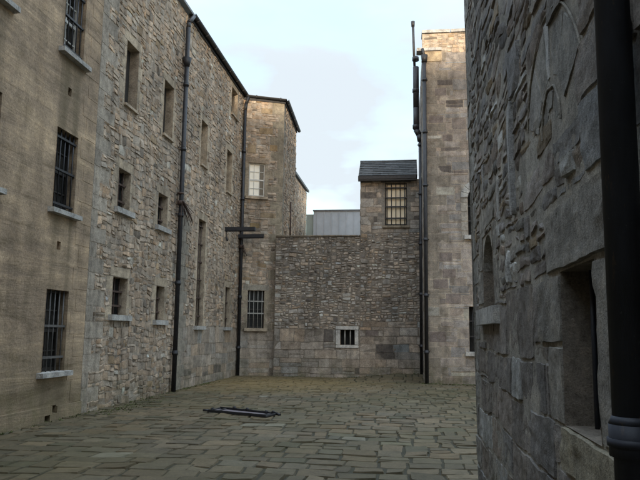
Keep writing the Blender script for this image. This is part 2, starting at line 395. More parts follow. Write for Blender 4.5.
def stones(rects, prot=(), post=None, quads=None):
    """-> verts(u,v,h), faces, cols, smooth ; rects = (u0,u1,v0,v1,style[,dh[,color]])"""
    VV, FF, CC, SS = [], [], [], []; base = 0
    by = {}
    for r in rects: by.setdefault(r[4], []).append(r)
    for st, rs in by.items():
        s = STY[st]; n = len(rs); g = s['gap'] / 2; m = s['m']
        A = np.array([q[:4] for q in rs], float)
        W = A[:, 1] - A[:, 0]; H = A[:, 3] - A[:, 2]
        gj = g * R.uniform(.5, 1.6, (n, 4)); mn = np.minimum(W, H) * .2
        gj = np.minimum(gj, mn[:, None])
        A = A + np.stack([gj[:, 0], -gj[:, 1], gj[:, 2], -gj[:, 3]], 1)
        W = A[:, 1] - A[:, 0]; H = A[:, 3] - A[:, 2]
        au = np.minimum(s['arr'] / W, .25)[:, None]; av = np.minimum(s['arr'] / H, .25)[:, None]
        inner = np.linspace(0, 1, m + 1)
        us = np.concatenate([np.zeros((n, 1)), au + (1 - 2 * au) * inner, np.ones((n, 1))], 1)
        vs = np.concatenate([np.zeros((n, 1)), av + (1 - 2 * av) * inner, np.ones((n, 1))], 1)
        K = m + 3
        s_ = np.repeat(us[:, None, :], K, 1); t_ = np.repeat(vs[:, :, None], K, 2)   # n,K(v),K(u)
        x = s_ * 2 - 1; y = t_ * 2 - 1
        rnd = s['rnd'] * R.uniform(.3, 1.6, (n, 1, 1))
        x2 = x * np.sqrt(np.clip(1 - rnd * y * y * y * y, .1, 1)); y2 = y * np.sqrt(np.clip(1 - rnd * x * x * x * x, .1, 1))
        s2 = (x2 + 1) / 2; t2 = (y2 + 1) / 2
        cj = np.minimum(s['cj'], .18 * np.minimum(W, H))[:, None, None]
        cu = R.normal(0, .5, (n, 4)); cv = R.normal(0, .5, (n, 4))
        w4 = [(1 - s2) * (1 - t2), s2 * (1 - t2), (1 - s2) * t2, s2 * t2]
        du = sum(w4[i] * np.clip(cu[:, i], -1, 1)[:, None, None] for i in range(4)) * cj
        dv = sum(w4[i] * np.clip(cv[:, i], -1, 1)[:, None, None] for i in range(4)) * cj
        U = A[:, 0][:, None, None] + W[:, None, None] * s2 + du
        V = A[:, 2][:, None, None] + H[:, None, None] * t2 + dv
        edge = np.zeros((K, K), bool); edge[0, :] = edge[-1, :] = edge[:, 0] = edge[:, -1] = True
        hb = R.uniform(*s['hh'], n) + np.array([q[5] if len(q) > 5 else 0 for q in rs])
        tx = R.normal(0, 1, n) * s['tilt']; ty = R.normal(0, 1, n) * s['tilt']
        seed = R.uniform(0, 900, n)[:, None, None]
        hgt = hb[:, None, None] + x * tx[:, None, None] + y * ty[:, None, None] \
            + s['amp'] * fbm(U * s['ns'] + seed, V * s['ns'] * 1.3 + seed, 3, 4) * 1.6 \
            + s['amp'] * (.3 if s.get('fac') else 0) * (1 - np.maximum(np.abs(x), np.abs(y)) ** 2)
        if s.get('fac'):
            for _k in range(4):
                th = R.uniform(0, 2 * math.pi, n)[:, None, None]; of = R.uniform(.15, .95, n)[:, None, None]; sl = (R.uniform(.2, 1, n) * s['fac'])[:, None, None]
                hgt = hgt - sl * np.maximum(x * np.cos(th) + y * np.sin(th) - of, 0)
        hgt = np.maximum(hgt, .0005)
        hgt = np.where(edge[None], -.012, hgt)
        # ragged outline
        j = s['arr'] * .8
        U = U + j * vnoise(U * 14, V * 14, 5); V = V + j * vnoise(U * 14 + 50, V * 14, 6)
        if s['warp']:
            d = np.full(U.shape, 9.0)
            for q in prot:
                dx = np.maximum(np.maximum(q[0] - U, U - q[1]), 0); dy = np.maximum(np.maximum(q[2] - V, V - q[3]), 0)
                d = np.minimum(d, np.hypot(dx, dy))
            k = s['warp'] * sstep(0.01, .3, d)
            wu = fbm(U * 1.6, V * 1.6, 11, 2); wv = fbm(U * 1.4 + 31, V * 2.0, 12, 3)
            U = U + k * wu; V = V + k * wv * 1.5
        cols = pal(n, *s['pal'])
        for i, q in enumerate(rs):
            if len(q) > 6 and q[6] is not None: cols[i] = q[6]
        VV.append(np.stack([U.ravel(), V.ravel(), hgt.ravel()], 1)); CC.append(np.repeat(cols, K * K, 0))
        i = np.arange(K - 1)
        a = (i[:, None] * K + i[None, :]).ravel()
        f = np.stack([a, a + 1, a + K + 1, a + K], 1)
        rim = ((i[:, None] == 0) | (i[:, None] == K - 2) | (i[None, :] == 0) | (i[None, :] == K - 2)).ravel()
        FF.append((f[None] + (np.arange(n) * K * K)[:, None, None] + base).reshape(-1, 4)); SS.append(np.tile(~rim if st != 'x' else rim, n))
        base += n * K * K
    return np.concatenate(VV), np.concatenate(FF), np.concatenate(CC), np.concatenate(SS)

def sheet(u0, u1, v0, v1, holes, depth=.45, extra_v=(), extra_u=()):
    """flat backing with real holes, their reveals and a closed rim; holes = (u0,u1,v0,v1,depth)"""
    us = sorted({u0, u1, *[h[0] for h in holes], *[h[1] for h in holes], *extra_u}); vs = sorted({v0, v1, *[h[2] for h in holes], *[h[3] for h in holes], *extra_v})
    us = [u for u in us if u0 <= u <= u1]; vs = [v for v in vs if v0 <= v <= v1]
    V = []; Fc = []; mi = []
    def q(pts, k): b = len(V); V.extend(pts); Fc.append([b, b + 1, b + 2, b + 3]); mi.append(k)
    for a, b in zip(us, us[1:]):
        for c, d in zip(vs, vs[1:]):
            mu, mv = (a + b) / 2, (c + d) / 2
            if any(h[0] < mu < h[1] and h[2] < mv < h[3] for h in holes): continue
            q([(a, c, 0), (b, c, 0), (b, d, 0), (a, d, 0)], 0)
    for h in holes:
        a, b, c, d = h[:4]; D = -h[4]; t = .008
        q([(a, c, D), (a, c, t), (a, d, t), (a, d, D)], 1); q([(b, c, t), (b, c, D), (b, d, D), (b, d, t)], 1)
        q([(a, d, t), (b, d, t), (b, d, D), (a, d, D)], 1); q([(a, c, D), (b, c, D), (b, c, t), (a, c, t)], 1)
    D = -depth
    i = .004; z = -.002   # rims set in a little so that they never share a plane with the wall round the corner
    q([(u0 + i, v0, z), (u0 + i, v1 - i, z), (u0 + i, v1 - i, D), (u0 + i, v0, D)], 0); q([(u1 - i, v0, D), (u1 - i, v1 - i, D), (u1 - i, v1 - i, z), (u1 - i, v0, z)], 0)
    q([(u0 + i, v1 - i, z), (u1 - i, v1 - i, z), (u1 - i, v1 - i, D), (u0 + i, v1 - i, D)], 0)
    return np.array(V, float), np.array(Fc), np.array(mi)

def quoins(edge, sgn, v0, v1, flip=0, col=None, st='dress', wid=(.34, .58)):
    out = []; v = v0; k = flip
    while v < v1 - .05:
        h = R.uniform(.27, .36)
        if v1 - v - h < .2: h = v1 - v
        w = wid[k % 2] * R.uniform(.85, 1.1)
        a, b = (edge, edge + w) if sgn > 0 else (edge - w, edge)
        out.append((a, b, v, v + h, st, 0, None if col is None else tuple(np.array(col) * R.uniform(.8, 1.15)))); v += h; k += 1
    return out
def surround(u0, u1, v0, v1, lint=.22, lw=.16, col=(.46, .38, .285), jw=(.12, .26), sillh=.12):
    c = lambda: tuple(np.array(col) * R.uniform(.85, 1.15))
    out = [(u0 - lw, u1 + lw, v1 + .003, v1 + lint, 'dress', 0, c())]
    for sd in (0, 1):
        v = v0 - sillh; k = int(R.integers(2))
        while v < v1 - .01:
            h = R.uniform(.24, .36)
            if v1 - v - h < .15: h = v1 - v
            w = jw[k % 2] * R.uniform(.9, 1.2)
            out.append((u0 - w, u0 - .003, v, v + h, 'dress', 0, c()) if sd == 0 else (u1 + .003, u1 + w, v, v + h, 'dress', 0, c())); v += h; k += 1
    return out

def masonry(name, parent, fr, zones, holes=(), specials=(), mortar='mortar', post=None, rim=.45, extra_v=(), overlay=None, reveal='reveal', keep=None, mh=.003):
    u0 = min(z[0] for z in zones); u1 = max(z[1] for z in zones); v0 = min(z[2] for z in zones); v1 = max(z[3] for z in zones)
    rects = []
    for z in zones: rects += layout(z)
    hl = [h[:4] for h in holes]
    rects = cut(rects, hl + [s[:4] for s in specials])
    spec = [r for r in cut(list(specials), hl)]
    rects = [r for r in rects + spec if r[1] - r[0] > .035 and r[3] - r[2] > .03]
    if keep: rects = [r for r in rects if keep(r)]
    prot = hl + [s[:4] for s in specials] + [(u0 - 1, u0, v0, v1), (u1, u1 + 1, v0, v1), (u0, u1, v1, v1 + 1)]
    SV, SF, SC, SS = stones(rects, prot)
    HV, HF, HM = sheet(u0, u1, v0, v1, holes, rim, extra_v)
    if overlay is not None:
        OV, OF, OC, OS = overlay
        SF = np.concatenate([SF, OF + len(SV)]); SV = np.concatenate([SV, OV]); SC = np.concatenate([SC, OC]); SS = np.concatenate([SS, OS])
    HV[:, 2] += np.where(HV[:, 2] > -.003, mh, 0)
    V = np.concatenate([SV, HV]); F = np.concatenate([SF, HF + len(SV)])
    if post: V = post(V)
    P = fr.P(V[:, 0], V[:, 1], V[:, 2])
    col = np.concatenate([SC, np.full((len(HV), 3), .25)])
    mi = np.concatenate([np.zeros(len(SF), int), HM + 1])
    sm = np.concatenate([SS, np.zeros(len(HF), bool)])
    return link_mesh(name, P, F, [M['stone'], M[mortar], M[reveal]], parent, col, sm, mi)

# ------------------------------------------------------------------ windows and pipes
def sill(parent, fr, u0, u1, v, t=.1, over=.12, proj=.11, mat='sill', back=.1):
    b = MB(); b.fbox(fr, u0 - over, u1 + over, v - t, v + .004, -back, proj, .008)
    return b.build('sill', M[mat], parent)
def win_sash(parent, fr, u0, u1, v0, v1, d, frame='white_paint', rows=4, cols=2, pane='glass'):
    b = MB(); h0, h1 = -d - .02, -d + .035; w = .045
    b.fbox(fr, u0, u0 + w, v0, v1, h0, h1); b.fbox(fr, u1 - w, u1, v0, v1, h0, h1)
    b.fbox(fr, u0 + w, u1 - w, v0, v0 + w * 1.4, h0, h1 - .002); b.fbox(fr, u0 + w, u1 - w, v1 - w, v1, h0, h1 - .002)
    for i in range(1, rows):
        v = v0 + (v1 - v0) * i / rows; t = .028 if i == rows // 2 else .012
        b.fbox(fr, u0 + w, u1 - w, v - t, v + t, h0 + .006, h1 - .012 + (t > .02) * .008)
    for i in range(1, cols):
        u = u0 + (u1 - u0) * i / cols; b.fbox(fr, u - .012, u + .012, v0 + w * 1.4, v1 - w, h0 + .004, h1 - .016)
    f = b.build('window', M[frame], parent)
    p = MB(); h = -d - .006
    p.fbox(fr, u0 + .01, u1 - .01, v0 + .01, v1 - .01, h - .008, h); p.build('pane', M[pane], f)
    return f
def grille(parent, fr, u0, u1, v0, v1, h, nv, hz=(), r=.011, mat='iron', knob=False):
    b = MB()
    for i in range(nv):
        u = u0 + (u1 - u0) * (i + .5) / nv; b.tube(fr.p(u, v0 - .02, h), fr.p(u, v1 + .02, h), r, 7)
    for v in hz:
        b.fbox(fr, u0 - .02, u1 + .02, v - .02, v + .02, h - .012 - r, h + .012 + r)
    return b.build('grille', M[mat], parent)
def back_panel(parent, fr, u0, u1, v0, v1, d, mat, name='window'):
    b = MB(); b.fbox(fr, u0 - .002, u1 + .002, v0 - .002, v1 + .002, -d - .06, -d)
    return b.build(name, M[mat], parent)

def downpipe(parent, x, y, z0, z1, r, step=1.85, mat='iron', wall=None, name='drainpipe', collars=None):
    b = MB(); b.tube((x, y, z0 + .02), (x, y, z1), r, 20)
    zs = collars if collars is not None else np.arange(z0 + step * .55, z1, step)
    for z in zs:
        b.tube((x, y, z - .05), (x, y, z + .05), r * 1.22, 20); b.tube((x, y, z + .05), (x, y, z + .075), r * 1.22, 20, r * 1.02)
        b.tube((x, y, z - .018), (x, y, z + .006), r * 1.32, 20)
        if wall is not None:
            w = np.array(wall) * (r + .1)
            s = np.array([-wall[1], wall[0], 0.]) * r * 1.7
            a = np.array([x, y, z + .03]) + np.array(wall) * r * .9
            c = a + np.array(wall) * .06
            for sg in (-1, 1): b.tube(a + s * sg * .7, c + s * sg, .012, 6)
    return b.build(name, M[mat], parent)

# ================================================================== SETTING
def gz(x, y):
    x = np.asarray(x, float); y = np.asarray(y, float)
    return .19 * sstep(-2.4, .2, x) * sstep(23.3, 24.9, y) * sstep(3, .9, x) + .018 * fbm(x * .5, y * .5, 40, 2) * sstep(-6.2, -5.2, x)
def gpost(V):
    V = V.copy()
    # courses swing a little on the left of the yard
    V[:, 1] += .16 * np.clip(-2.5 - V[:, 0], 0, 4) * -.5
    V[:, 2] += gz(V[:, 0], V[:, 1]); return V
GF = Frame((0, 0, 0), (1, 0, 0), (0, 1, 0), (0, 0, 1))
rects = layout((-6.2, 4.5, -6, 26.4, 'pave'))
def okp(r):
    x, y = (r[0] + r[1]) / 2, (r[2] + r[3]) / 2
    return not (x > .95 and y < 7.7) and not (y > 25.6)
rects = [r for r in rects if okp(r)]
SV, SF, SC, SS = stones(rects, [])
nx, ny = 46, 132
gx, gy = np.meshgrid(np.linspace(-6.25, 4.6, nx), np.linspace(-7, 25.6, ny))
JV = np.stack([gx.ravel(), gy.ravel(), np.full(gx.size, -.006)], 1)
JV[:, 2] += gz(JV[:, 0], JV[:, 1]) + .012 * fbm(JV[:, 0] * 2.2, JV[:, 1] * 2.2, 77, 3)
a = (np.arange(ny - 1)[:, None] * nx + np.arange(nx - 1)[None]).ravel()
JF = np.stack([a, a + 1, a + nx + 1, a + nx], 1)
SVp = gpost(SV); SVp[:, 0] = np.maximum(SVp[:, 0], -6.24)
V = np.concatenate([SVp, JV]); F = np.concatenate([SF, JF + len(SV)])
pv = link_mesh('paving', V, F, [M['paving'], M['joint']], None, np.concatenate([SC, np.full((len(JV), 3), .1)]),
               np.concatenate([SS, np.ones(len(JF), bool)]), np.concatenate([np.zeros(len(SF), int), np.ones(len(JF), int)]))
pv['kind'] = 'structure'
g = MB(); g.poly([(-300, -300, -.12), (300, -300, -.12), (300, 300, -.12), (-300, 300, -.12)])
o = g.build('ground', plain('bare earth', (.10, .09, .06), .95, 0, .3, 2, .2)); o['kind'] = 'structure'

# ================================================================== LEFT: rendered wing
LX = -6.2; FL = F_east(LX); EAVE = 10.62
T = thing('rendered_wing', 'ochre lime-rendered prison wing with tall barred windows at the left edge', 'building', (-9, 6, 0))
pw = []
for zz in ((.86, 2.30), (3.73, 5.22), (6.68, 8.12)):
    for (a, b) in ((5.1, 5.9), (8.62, 9.44), (11.15, 11.93)): pw.append((a, b, zz[0], zz[1], .26))
vents = [(11.44, 11.56, 5.92, 6.06, .12), (11.40, 11.52, 3.03, 3.17, .12), (11.56, 11.72, .14, .27, .12), (11.32, 11.48, -.03, .11, .12)]
YB = 12.65
def plaster_wall(parent, holes, u0, u1, v0, v1):
    HV, HF, HM = sheet(u0, u1, v0, v1, holes, .45)
    return link_mesh('wall', FL.P(HV[:, 0], HV[:, 1], HV[:, 2] + .0), HF, [M['plaster'], M['plaster']], parent, None, None, HM)
pw_all = pw + [(a, b, c + .0, d, e) for a, b, c, d, e in vents]
wl = plaster_wall(T, pw_all, -6, YB, -.1, EAVE)
b = MB(); b.box(-12, LX - .46, -6, YB - .01, -.1, EAVE - .01)
b.fbox(FL, -6, 11.31, -.1, .27, 0, .035, .0); b.fbox(FL, 11.312, 11.49, .12, .268, 0, .034); b.fbox(FL, 11.492, 11.555, -.1, .266, 0, .035); b.fbox(FL, 11.557, 11.725, -.1, .13, 0, .034); b.fbox(FL, 11.727, YB - .002, -.1, .245, 0, .035)
b.build('plinth', M['plaster'], T)
b = MB()  # raised long-and-short render blocks at the joint with the stone range
v = .26; k = 0
while v < EAVE - .3:
    h = .42; b.fbox(FL, 12.06 if k % 2 else 12.22, YB - .004, v, v + h - .012, -.01, .005, .003); v += h; k += 1
b.build('quoin_strip', M['plaster'], T)
for (a, bb, c, d, e) in pw:
    w = win_sash(T, FL, a, bb, c, d, .2, 'white_paint' if c > 6 else 'dark_wood', 4, 2)
    gl = grille(w, FL, a, bb, c, d, -.045, 5, (c + .12, c + (d - c) * .5, d - .15) if c > 3 else (c + .25, c + .8), .012, 'barworn' if c < 1 else 'iron')
    sill(w, FL, a, bb, c, .095, .15, .12)
for (a, bb, c, d, e) in vents:
    v_ = back_panel(T, FL, a, bb, c, d, .1, 'void', 'vent')
b = MB(); b.hexa([(-12.3, -6, EAVE + 2.6), (-5.95, -6, EAVE + .02), (-5.95, YB, EAVE + .02), (-12.3, YB, EAVE + 2.6), (-12.3, -6, EAVE + 2.75), (-5.95, -6, EAVE + .12), (-5.95, YB, EAVE + .12), (-12.3, YB, EAVE + 2.75)])
b.build('roof', M['lead'], T)

# ================================================================== LEFT: stone cell range
T = thing('stone_cell_range', 'long three-storey rubble stone range with small deep cell windows along the left of the yard', 'building', (-9, 18, 0))
YE = 25.1
wA = [(13.9, 14.58, 6.62, 8.08), (16.32, 17.02, 6.65, 8.08), (19.58, 20.22, 6.68, 8.05), (22.62, 23.3, 6.47, 7.95), (22.98, 23.85, 9.40, 10.38)]
wB = [(13.82, 14.46, 4.24, 5.12), (16.24, 16.9, 4.23, 5.07), (13.82, 14.58, 1.93, 2.74), (16.38, 16.96, 1.87, 2.72)]
wC = [(19.66, 20.4, 1.76, 4.98), (22.95, 23.6, 1.76, 3.14)]
holes = [(*w, .26) for w in wA] + [(*w, .24) for w in wB] + [(*w, .22) for w in wC]
sp = []
for w in wA + wB + wC: sp += surround(*w)
# rebuilt panel of small rubble under the lower windows, and grey dressed strip by the render
sp += [q for q in quoins(YB, 1, -.1, EAVE, 0, (.37, .325, .27), wid=(.3, .75))]
sp += [(a, b, c, d, 'dress', .0, tuple(np.array((.33, .30, .25)) * R.uniform(.85, 1.1))) for (a, b, c, d) in
       [(18.05 + (k % 2) * .0, 18.55 + (k % 2) * .25, .0 + k * .34, .335 + k * .34) for k in range(15)]]
seen = []
for s in sp:   # the later special yields to the earlier one
    seen += cut([s], [q[:4] for q in seen])
zones = [(YB, 18, -.1, EAVE, 'rub'), (18, YE, -.1, 1.75, 'ash'), (18, YE, 1.75, EAVE, 'rub')]
masonry('wall', T, FL, zones, holes, seen)
for i, w in enumerate(wA):
    p = back_panel(T, FL, *w, .21, 'dark_wood'); sill(p, FL, w[0], w[1], w[2], .07, .04, .07, 'reveal')
for w in wB:
    p = back_panel(T, FL, *w, .20, 'void')
    grille(p, FL, w[0], w[1], w[2], w[3], -.13, 3, (w[2] + .2, w[3] - .3), .016, 'rust'); sill(p, FL, w[0], w[1], w[2], .13, .16, .10)
for w in wC:
    p = back_panel(T, FL, *w, .2, 'void')
    grille(p, FL, w[0], w[1], w[2], w[3], -.1, 3, tuple(np.arange(w[2] + .3, w[3], .55)), .014, 'rust'); sill(p, FL, w[0], w[1], w[2], .12, .12, .10)
b = MB(); b.box(-12, LX - .46, YB, YE + 1, -.1, EAVE - .01); b.build('inner_wall', M['mortar'], T)
b = MB(); b.hexa([(-12.3, YB, EAVE + 2.6), (-6.05, YB, EAVE + .03), (-6.05, YE, EAVE + .03), (-12.3, YE, EAVE + 2.6), (-12.3, YB, EAVE + 2.75), (-6.05, YB, EAVE + .1), (-6.05, YE, EAVE + .1), (-12.3, YE, EAVE + 2.75)])
b.build('roof', M['lead'], T)
def gutter(parent, pts, r=.075):
    b = MB()
    for a, c in zip(pts, pts[1:]):
        a = np.array(a, float); c = np.array(c, float); d = (c - a) / np.linalg.norm(c - a); s = np.cross(d, (0, 0, 1))
        n = 8; k = len(b.v)
        for P in (a, c):
            for i in range(n + 1):
                w = math.pi * i / n; q = s * math.cos(w) * r - np.array([0, 0, 1]) * math.sin(w) * r; b.v.append(tuple(P + q))
        for i in range(n): b.f.append((k + i, k + i + 1, k + n + 2 + i, k + n + 1 + i)); b.sm.append(True)
        L = np.linalg.norm(c - a)
        for t in np.arange(.4, L, .95):
            P = a + d * t; b.tube(P - d * .02 + np.array([0, 0, -r * .35]), P + d * .02 + np.array([0, 0, -r * .35]), r * .93, 10)
    # fascia behind
    return b.build('gutter', M['iron'], parent)
gutter(T, [(LX + .13, 18.0, EAVE + .1), (LX + .13, 24.95, EAVE + .08)])
b = MB(); b.box(LX + .004, LX + .05, 18.0, YE - .05, EAVE - .05, EAVE + .1); b.build('fascia', M['iron'], T)
PY = 17.62
p1 = downpipe(T, LX + .13, PY, 0, 10.1, .062, wall=(-1, 0, 0))
b = MB(); b.path([(LX + .13, PY, 10.08), (LX + .14, PY, 10.25), (LX + .14, PY + .42, 10.64)], .06, 12)
b.build('swan_neck', M['iron'], p1)
b = MB(); b.tube((LX + .13, PY, 8.95), (LX + .13, PY, 9.2), .075, 12, .13); b.build('hopper', M['iron'], p1)
def spikes(parent, x, y, z, sd, k=1.0):
    b = MB(); b.tube((x, y, z - .05), (x, y, z + .07), .10, 14)
    b.tube((x - .02, y, z + .25), (x - .02, y, z + .3), .09, 14)
    for i in range(11):
        t = i / 10.; a = (x + .05, y - .04, z + .08)
        b.tube(a, (x + (.10 + .52 * t) * k, y - .30 + .5 * math.sin(t * 5), z - (.66 - .25 * t) * k), .013 * k, 5, .007)
    for i in range(4):
        b.tube((x, y + .05, z), (x + .05 + .04 * i, y + .35 - .05 * i, z - .45), .011, 5, .004)
    return b.build('spike_collar', M['rust'], parent)
spikes(p1, LX + .13, PY, 5.05, 1)
for (yy, zz, ln) in ((22.7, 5.12, 1.06), (24.5, 5.13, .98)):
    b = MB(); b.box(LX - .3, LX + ln, yy - .07, yy + .07, zz - .065, zz + .065)
    b.box(LX - .3, LX + ln - .01, yy - .012, yy + .012, zz - .09, zz - .066)
    if yy < 23: b.tube((LX + .06, yy, zz - .09), (LX + .06, yy, zz - .3), .012, 6); b.tube((LX + .06, yy, zz - .3), (LX + .09, yy, zz - .42), .035, 8)
    b.build('iron_bracket', M['iron'], T)

# ================================================================== tower in the corner
TX = -4.70; TY = 25.1
FT = Frame((0, 27.23, 0), (1, .4, 0), (0, 0, 1), (.3714, -.9285, 0))      # front face, u = X, canted a little
P0, P1, P2 = (LX, 24.75), (TX, 25.35), (-4.87, 29.3)
T = thing('corner_tower', 'square rubble stone corner tower with pale sash window beside the low far wall', 'building', (-5.4, 27, 0))
tw = [(-5.93, -5.35, 6.72, 8.02), (-5.85, -5.27, 1.74, 3.14)]
sp = [(-6.05, -5.22, 8.025, 8.24, 'dress', .01, (.34, .27, .20)), (-6.02, -5.12, 3.145, 3.36, 'dress', .01, (.33, .30, .25))]
for w in tw: sp += [q for q in surround(*w, col=(.34, .29, .22))[1:]]
qs = quoins(TX, -1, 1.7, 10.5, 1, (.33, .285, .215), wid=(.22, .46)); sp += qs
warmers = [(-5.55, -4.9, 10.0, 10.24, (.37, .28, .18)), (-5.6, -5.1, 9.2, 9.45, (.38, .28, .17)), (-5.2, -4.9, 8.55, 8.8, (.38, .27, .15)), (-6.0, -5.7, 8.4, 8.75, (.38, .29, .19)), (-5.5, -4.9, 5.9, 6.12, (.35, .27, .18)), (-5.95, -5.8, 3.2, 3.5, (.5, .48, .42)), (-6.0, -5.88, 8.0, 8.15, (.55, .5, .42)), (-5.85, -5.5, 5.5, 5.7, (.3, .22, .12)), (-4.98, -4.8, 2.9, 3.03, (.5, .48, .43)), (-5.0, -4.82, 2.55, 2.7, (.5, .48, .43)), (-5.0, -4.8, 2.0, 2.1, (.48, .46, .41))]
sp += [(a, b, c, d, 'dress', .01, k) for a, b, c, d, k in warmers]
seen = []
for s in sp: seen += cut([s], [q[:4] for q in seen])
masonry('wall', T, FT, [(LX, TX, -.1, 1.6, 'ash'), (LX, TX, 1.6, 10.5, 'rub')], [(*w, .2) for w in tw], seen)
FTs = Frame((-3.609, 0, 0), (-.04304, 1, 0), (0, 0, 1), (.999, .043, 0))
masonry('side_wall', T, FTs, [(25.35, 29.3, -.1, 10.5, 'rub')], [], quoins(25.35, 1, -.1, 10.5, 0, (.31, .27, .21), wid=(.22, .46)))
b = MB(); q = [(LX - .3, 25.3), (TX - .5, 25.8), (-5.4, 29.28), (LX - .3, 29.28)]; b.hexa([(*a, -.1) for a in q] + [(*a, 10.49) for a in q]); b.box(-5.4, -4.9, 29.2, 29.29, -.1, 10.49); b.build('inner_wall', M['mortar'], T)
w = win_sash(T, FT, *tw[0], .09, 'white_paint', 4, 3); sill(w, FT, tw[0][0], tw[0][1], tw[0][2], .11, .12, .10, 'reveal')
bl = MB(); bl.fbox(FT, tw[0][0] + .02, tw[0][0] + .40, tw[0][2] + .05, tw[0][3] - .05, -.088, -.084); bl.build('blind', M['blindwhite'], w)  # pale panel over the glass paints in its bright sky reflection
w = win_sash(T, FT, *tw[1], .16, 'dark_wood', 4, 2); grille(w, FT, tw[1][0], tw[1][1], tw[1][2], tw[1][3], -.05, 4, (tw[1][2] + .55, tw[1][2] + 1.0), .013, 'barpale')
sill(w, FT, tw[1][0], tw[1][1], tw[1][2], .12, .12, .1, 'reveal')
gutter(T, [(P0[0] + .12, P0[1] - .06, 10.66), (P1[0] + .07, P1[1] - .11, 10.63)]); gutter(T, [(P1[0] + .12, P1[1] - .13, 10.63), (P2[0] + .12, P2[1] + .1, 10.62)])
b = MB(); b.fbox(FT, LX, TX + .03, 10.49, 10.66, .005, .05); b.fbox(FTs, 25.33, 29.3, 10.49, 10.66, .005, .05); b.build('fascia', M['iron'], T)
b = MB(); ap = (LX - .6, 27.6, 11.2); z = 10.66
c_ = [(LX - .6, 24.5, z), (P0[0], P0[1] - .08, z), (P1[0] + .1, P1[1] - .1, z), (P2[0] + .1, P2[1] + .1, z), (LX - .6, 29.4, z)]
for i in range(5): b.poly([c_[i], c_[(i + 1) % 5], ap])
b.poly(c_[::-1]); b.build('roof', M['lead'], T)
p2 = downpipe(T, LX + .10, TY - .42, 0, 10.05, .06, wall=(-1, 0, 0))
b = MB(); b.path([(LX + .10, TY - .42, 10.03), (LX + .12, TY - .42, 10.3), (LX + .2, 24.72, 10.6)], .06, 12); b.build('swan_neck', M['iron'], p2)
spikes(p2, LX + .10, TY - .42, 4.75, 1, .6)
b = MB(); b.tube((-4.755, 27.6, 5.0), (-4.755, 27.6, 7.0), .03, 8); b.build('lightning_strap', M['rust'], T)

# ================================================================== wing beyond the tower
T = thing('far_wing', 'distant rubble stone wing with sloping eave beyond the corner tower', 'building', (-8, 35, 0))
FW = F_east(-6.15)
masonry('wall', T, FW, [(29.4, 41.4, 4, 10.3, 'rub')], [(36.3, 37.3, 6.9, 8.1, .2)], [])
p = back_panel(T, FW, 36.3, 37.3, 6.9, 8.1, .18, 'void'); sill(p, FW, 36.3, 37.3, 6.9, .12, .3, .16)
b = MB(); b.box(-12, -6.62, 28.75, 41.4, -.1, 10.29); b.box(-6.6, -6.16, 28.75, 41.4, -.1, 4); b.build('inner_wall', M['mortar'], T)
b = MB(); b.hexa([(-12, 28.8, 12.8), (-6.0, 28.8, 10.31), (-6.0, 41.5, 10.31), (-12, 41.5, 12.8), (-12, 28.8, 12.95), (-6.0, 28.8, 10.45), (-6.0, 41.5, 10.45), (-12, 41.5, 12.95)]); b.build('roof', M['iron'], T)

# ================================================================== back wall of the yard
BY = 25.0; FB = F_south(BY); BT = 5.16
T = thing('rubble_yard_wall', 'low rubble stone wall closing the far end of the yard, with one tiny framed barred window', 'wall', (-3.2, BY, 0))
tw_ = (-2.38, -1.86, 1.18, 1.72)
sp = [(-4.85, -4.62, z, z + h, 'dress', 0, (.46, .44, .40)) for z, h in ((4.3, .14), (3.2, .15), (2.9, .14), (2.2, .12))]
sp += [(-2.86, -2.72, 3.35, 3.52, 'dress', .02, (.60, .58, .54)), (-1.5, -1.0, 1.55, 1.78, 'dress', 0, (.09, .085, .08))]
# the window's pale frame reads as four dressed stones set flush
FRC = (.58, .555, .52)
b = None
fr_st = [(-2.56, -1.71, 1.72, 1.86), (-2.56, -1.71, 1.06, 1.18), (-2.56, -2.38, 1.18, 1.72), (-1.86, -1.71, 1.18, 1.72)]
sp += [(*q, 'dress', .03, FRC) for q in fr_st]
sp = [s for s in sp if s[0] < -1.67 and s[1] <= -1.67]
masonry('wall', T, FB, [(-4.85, -1.67, -.1, 1.75, 'ashback'), (-4.85, -1.67, 1.75, BT, 'rubdark')], [(*tw_, .25)], sp, mortar='mortar_dark')
p = back_panel(T, FB, *tw_, .23, 'void'); grille(p, FB, tw_[0] + .06, tw_[1] - .06, tw_[2], tw_[3], -.06, 2, (), .024, 'barpale')
b = MB(); u = -4.87
while u < -1.68:
    e = min(u + R.uniform(.5, .8), -1.665); b.fbox(FB, u, e - .008, BT, BT + .07 + R.uniform(-.004, .004), -.5, .05, .01); u = e
b.build('coping', M['block'], T)
b = MB(); b.box(-4.6, -1.68, BY + .451, BY + .5, -.1, BT); b.build('inner_wall', M['mortar'], T)

# ================================================================== slated gatehouse room
HX0, HX1 = -1.67, .56
T = thing('slated_room', 'narrow slate-roofed stone lodge with one cream barred upper window above the far wall', 'building', (-.5, BY + 1, 0))
hw = (-.76, .05, 5.57, 7.18)
sp = [(-1.47, -1.0, 1.5, 1.72, 'dress', 0, (0.23, 0.19, 0.17)), (-.9, .2, 7.185, 7.3, 'dress', 0, (.17, .16, .15))]
sp += surround(*hw, col=(.22, .20, .175), lint=.12)[1:]
seen = []
for s in sp: seen += cut([s], [q[:4] for q in seen])
masonry('wall', T, FB, [(HX0, HX1, -.1, 2.05, 'ashback'), (HX0, HX1, 2.05, 5.3, 'rubdark'), (HX0, HX1, 5.3, 7.32, 'ashback')], [(*hw, .2)], seen, mortar='mortar_dark')
w = win_sash(T, FB, *hw, .09, 'dark_wood', 1, 1, 'cream'); grille(w, FB, *hw[:2], *hw[2:], -.03, 5, (5.85, 6.28, 6.62, 7.0), .016, 'iron')
sill(w, FB, hw[0], hw[1], hw[2], .09, .1, .08, 'block')
